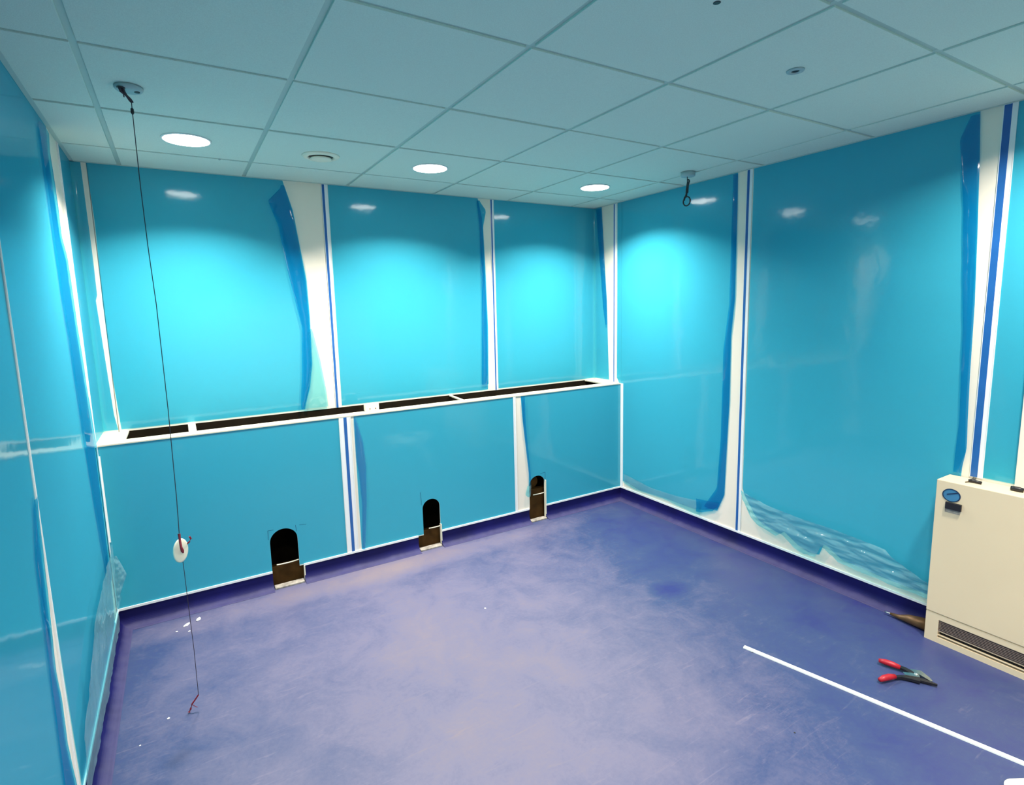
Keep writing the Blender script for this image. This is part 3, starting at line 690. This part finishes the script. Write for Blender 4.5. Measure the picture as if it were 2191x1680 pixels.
# shell: front above the seam, lower plinth with grille opening, top, ends
G0, G1, GZ0, GZ1 = -2.285, -3.12, 0.028, 0.114
FX = HX+0.001
box(bm, HX, XR-0.008, HY1, HY0, 0.144, HZ, 0.003)
link('casing', bm, 'heater', h)
bm = bmesh.new()
box(bm, HX+0.002, XR-0.095, G0, HY0-0.001, 0.0, 0.140); box(bm, HX+0.002, XR-0.095, HY1+0.001, G1, 0.0, 0.140)
box(bm, HX+0.002, XR-0.095, G1, G0, 0.0, GZ0); box(bm, HX+0.002, XR-0.095, G1, G0, GZ1, 0.140)
box(bm, XR-0.095, XR-0.09, HY1+0.001, HY0-0.001, 0.0, 0.144)
box(bm, HX+0.006, XR-0.095, HY1+0.003, HY0-0.003, 0.140, 0.144)
link('plinth', bm, 'heater', h)
bm = bmesh.new(); box(bm, HX+0.030, HX+0.032, G1, G0, GZ0, GZ1); 
gr = link('grille', bm, 'dark', h)
bm = bmesh.new()
n = 8
for k in range(n):
    z = GZ0+0.034 + (GZ1-GZ0-0.036)*k/(n-1)
    box(bm, HX+0.003, HX+0.007, G1, G0, z-0.0009, z+0.0009)
link('grille_slats', bm, 'slat', gr)
bm = bmesh.new(); box(bm, HX+0.003, HX+0.012, G1, G0, GZ0+0.010, GZ0+0.014); box(bm, HX+0.003, HX+0.012, G1, G0, GZ0+0.030, GZ0+0.032); link('grille_rail', bm, 'heater', gr)
rx = Matrix.Rotation(-PI/2, 3, 'Y')
b0 = empty('maker_badge', (HX, -2.292, 0.722), 'oval blue badge on the top left of the cream heater', 'badge')
sc = Matrix.Diagonal((0.92, 1.05, 1)).to_3x3()
bm = bmesh.new(); lathe(bm, [(0.033, 0.0), (0.033, 0.002), (0.029, 0.0028), (0.029, 0.0)], (HX, -2.292, 0.722), n=36, mat3=rx @ sc); link('badge_rim', bm, 'badgerim', b0)
bm = bmesh.new(); lathe(bm, [(0.029, 0.0), (0.029, 0.0018), (0.01, 0.002)], (HX, -2.292, 0.722), n=36, mat3=rx @ sc); link('badge_face', bm, 'badge', b0)
bm = bmesh.new()
for a, b, z in ((-2.274, -2.318, 0.732), ):
    box(bm, HX-0.0030, HX-0.0018, b, a, z-0.003, z+0.002)
bmesh.ops.rotate(bm, verts=bm.verts, cent=(HX, -2.296, 0.732), matrix=Matrix.Rotation(-0.38, 3, 'X'))
link('badge_stripe', bm, 'badgerim', b0)
b0.parent = h; b0.location = b0.location - h.location
for k_ in ('category', 'group'):
    if k_ in b0: del b0[k_]
bm = bmesh.new(); box(bm, HX-0.010, HX+0.001, -2.334, -2.274, 0.658, 0.690, 0.002); link('control_knob', bm, 'dark', h)
bm = bmesh.new(); box(bm, HX-0.0008, HX+0.001, -2.328, -2.272, 0.640, 0.656); link('label_plate', bm, 'sill', h)
# black clips on the heater top
for k, (x, y, a) in enumerate(((3.175, -2.352, 0.25), (3.185, -2.492, 0.1))):
    bm = bmesh.new()
    tube(bm, [(-0.003, 0.022, 0.008), (0.004, 0.010, 0.009), (0, -0.004, 0.007), (-0.004, -0.022, 0.006)] if k == 0 else [(0, 0.02, 0.010), (0, 0.006, 0.010), (0, -0.008, 0.010), (0, -0.022, 0.009)],
         [0.006, 0.009, 0.0075, 0.0065] if k == 0 else [0.009, 0.0105, 0.0105, 0.009], 10)
    zmin = min(v_.co.z for v_ in bm.verts)
    for v_ in bm.verts: v_.co.z = max(v_.co.z - zmin, 0.0)
    o = link('black_cap', bm, 'dark', smooth=True); o.location = (x, y, HZ+0.0005); o.rotation_euler.z = a
    tag(o, ['curved black plastic piece on the heater top by the blue joint band', 'stubby black plastic piece on the heater top at the picture edge'][k], 'plastic piece', 'black pieces on the heater')
bm = bmesh.new(); tube(bm, [(3.150, -2.325, HZ+0.003), (3.175, -2.335, HZ+0.004), (3.195, -2.338, HZ+0.004)], 0.0018, 6)
tag(setorigin(link('thin_offcut', bm, 'wood'), (3.17, -2.33, HZ)), 'thin brown sliver lying on the heater top', 'offcut')
bm = bmesh.new(); box(bm, XR-0.022, XR-0.0005, -2.60, -2.470, HZ+0.001, 1.62, 0.002)
tag(setorigin(link('wall_trunking', bm, 'board'), (XR, -2.53, HZ)), 'white upright trunking standing on heater at the right picture edge', 'trunking')

# brass-brown pipe end beside the heater
pp = empty('pipe_end', (3.19, -2.14, 0), 'brown pipe stub with a pale tip poking from behind the heater', 'pipe')
bm = bmesh.new(); tube(bm, [(3.172, -2.06, 0.016), (3.172, -2.10, 0.018), (3.175, -2.14, 0.026), (3.178, -2.225, 0.034)], [0.006, 0.011, 0.021, 0.032], 16); link('pipe_body', bm, 'brass', pp, smooth=True)
bm = bmesh.new(); tube(bm, [(3.170, -2.035, 0.0155), (3.172, -2.062, 0.016)], [0.003, 0.0055], 10); link('pipe_tip', bm, 'steel', pp, smooth=True)

# ------------------------------------------------------------------ on the floor
bm = bmesh.new()
a = Vector((2.334, -1.820, 0)); b = Vector((2.645, -3.10, 0)); d = (b-a).normalized(); nn = Vector((-d.y, d.x, 0))*0.0105
lo_ = [bm.verts.new(q + Vector((0, 0, 0.0005))) for q in (a-nn, b-nn, b+nn, a+nn)]; hi_ = [bm.verts.new(q + Vector((0, 0, 0.006))) for q in (a-nn*0.9, b-nn*0.9, b+nn*0.9, a+nn*0.9)]
bm.faces.new(lo_[::-1]); bm.faces.new(hi_)
for i in range(4): bm.faces.new((lo_[i], lo_[(i+1) % 4], hi_[(i+1) % 4], hi_[i]))
tag(setorigin(link('trim_length', bm, 'trimwhite'), a), 'long straight white plastic trim lying across the floor', 'trim strip')

pl = empty('snips', (2.73, -2.32, 0), 'open red-handled snips lying on the floor below the heater', 'hand tool')
def flat(bm, pts, w, z0, z1):
    """tapered flat bar along pts with half widths w"""
    pts = [Vector((p_[0], p_[1], 0)) for p_ in pts]; L_, R_ = [], []
    for i, q in enumerate(pts):
        t = (pts[min(i+1, len(pts)-1)] - pts[max(i-1, 0)]).normalized(); s = Vector((-t.y, t.x, 0))*w[i]
        L_.append(q+s); R_.append(q-s)
    o = L_ + R_[::-1]
    lo2 = [bm.verts.new((q.x, q.y, z0)) for q in o]; hi2 = [bm.verts.new((q.x, q.y, z1)) for q in o]
    m_ = len(o)//2
    for ring_ in (lo2, hi2):
        for i in range(m_-1): bm.faces.new((ring_[i], ring_[i+1], ring_[2*m_-2-i], ring_[2*m_-1-i]))
    for i in range(len(o)): bm.faces.new((lo2[i], lo2[(i+1) % len(o)], hi2[(i+1) % len(o)], hi2[i]))
for pts_, lab in (([(2.722, -2.218, 0.018), (2.732, -2.240, 0.019), (2.742, -2.265, 0.018), (2.750, -2.292, 0.016)], 'upper'), ([(2.590, -2.284, 0.016), (2.615, -2.290, 0.018), (2.642, -2.298, 0.018), (2.668, -2.308, 0.016)], 'lower')):
    bm = bmesh.new(); tube(bm, pts_, [0.008, 0.0125, 0.0125, 0.0095], 14); link('handle', bm, 'red', pl, smooth=True)
bm = bmesh.new(); flat(bm, [(2.748, -2.285), (2.755, -2.305), (2.752, -2.328), (2.745, -2.350)], [0.009, 0.010, 0.011, 0.009], 0.010, 0.020)
flat(bm, [(2.663, -2.306), (2.690, -2.320), (2.715, -2.345), (2.730, -2.375)], [0.006, 0.007, 0.012, 0.012], 0.006, 0.017)
link('arm', bm, 'dark', pl)
bm = bmesh.new(); flat(bm, [(2.712, -2.322), (2.735, -2.345), (2.748, -2.365)], [0.009, 0.011, 0.008], 0.018, 0.022)
flat(bm, [(2.770, -2.322), (2.785, -2.350), (2.772, -2.385), (2.763, -2.405)], [0.008, 0.016, 0.010, 0.004], 0.008, 0.016)
link('blade', bm, 'steel', pl)
bm = bmesh.new(); flat(bm, [(2.735, -2.36), (2.750, -2.39), (2.762, -2.425)], [0.012, 0.009, 0.003], 0.006, 0.014); link('jaw', bm, 'dark', pl)
bm = bmesh.new(); lathe(bm, [(0.008, 0.020), (0.008, 0.0245), (0.005, 0.026)], (2.750, -2.352, 0), n=16); link('pivot', bm, 'steel', pl)

# rounded corner of a white board in the bottom right
bm = bmesh.new()
o = []
cx_, cy_, r_ = 2.400, -2.806, 0.05
a0 = math.atan2(0.87, 0.49)
for k in range(13):
    a_ = a0 + PI/2*k/12; o.append((cx_+r_*math.cos(a_), cy_+r_*math.sin(a_)))
d1 = Vector((0.87, -0.49))*0.5; d2 = Vector((-0.49, -0.87))*0.35
o = [(o[0][0]+d1.x, o[0][1]+d1.y)] + o + [(o[-1][0]+d2.x, o[-1][1]+d2.y), (o[-1][0]+d2.x+d1.x, o[-1][1]+d2.y+d1.y)]
lo3 = [bm.verts.new((x_, y_, 0.0)) for x_, y_ in o]; hi3 = [bm.verts.new((x_, y_, 0.018)) for x_, y_ in o]
bm.faces.new(lo3[::-1]); bm.faces.new(hi3)
for i in range(len(o)): bm.faces.new((lo3[i], lo3[(i+1) % len(o)], hi3[(i+1) % len(o)], hi3[i]))
tag(setorigin(link('white_board', bm, 'cream'), (cx_, cy_, 0)), 'rounded white board corner on the floor in the bottom right', 'board')

# crumbs of debris
def crumb(x, y, s, label, mat='crumb', el=1.0):
    bm = bmesh.new(); bmesh.ops.create_icosphere(bm, subdivisions=1, radius=s)
    for v_ in bm.verts:
        v_.co.x *= el; v_.co *= 1+0.35*noise.noise(v_.co*200+Vector((x, y, 0))*9); v_.co.z = max(v_.co.z*0.5, -0.0)
    o = link('debris_crumb', bm, mat); o.location = (x, y, 0.0003); o.rotation_euler.z = x*9
    tag(o, label, 'debris', 'crumbs of debris on the floor')
crumb(1.476, -0.852, 0.006, 'white crumb alone in the middle of the floor')
crumb(0.015, -0.869, 0.006, 'white crumb just left of the hanging cord tail')
crumb(0.091, -0.130, 0.011, 'long pale chip left of the cord near the skirting', el=2.2)
crumb(0.145, -0.104, 0.012, 'pale chip right of the cord near the skirting', el=1.8)
crumb(0.100, -0.205, 0.006, 'white crumb on the cord line in front of the chips')
crumb(0.045, -0.174, 0.006, 'white crumb between the chips and the left wall')
crumb(-0.075, -0.975, 0.0035, 'small white crumb nearest the left skirting')
crumb(2.038, -2.253, 0.004, 'dark crumb on the floor left of the long white trim', 'dark')
crumb(2.333, -1.865, 0.003, 'dark curl of waste beside the near end of the white trim', 'dark', 3.0)
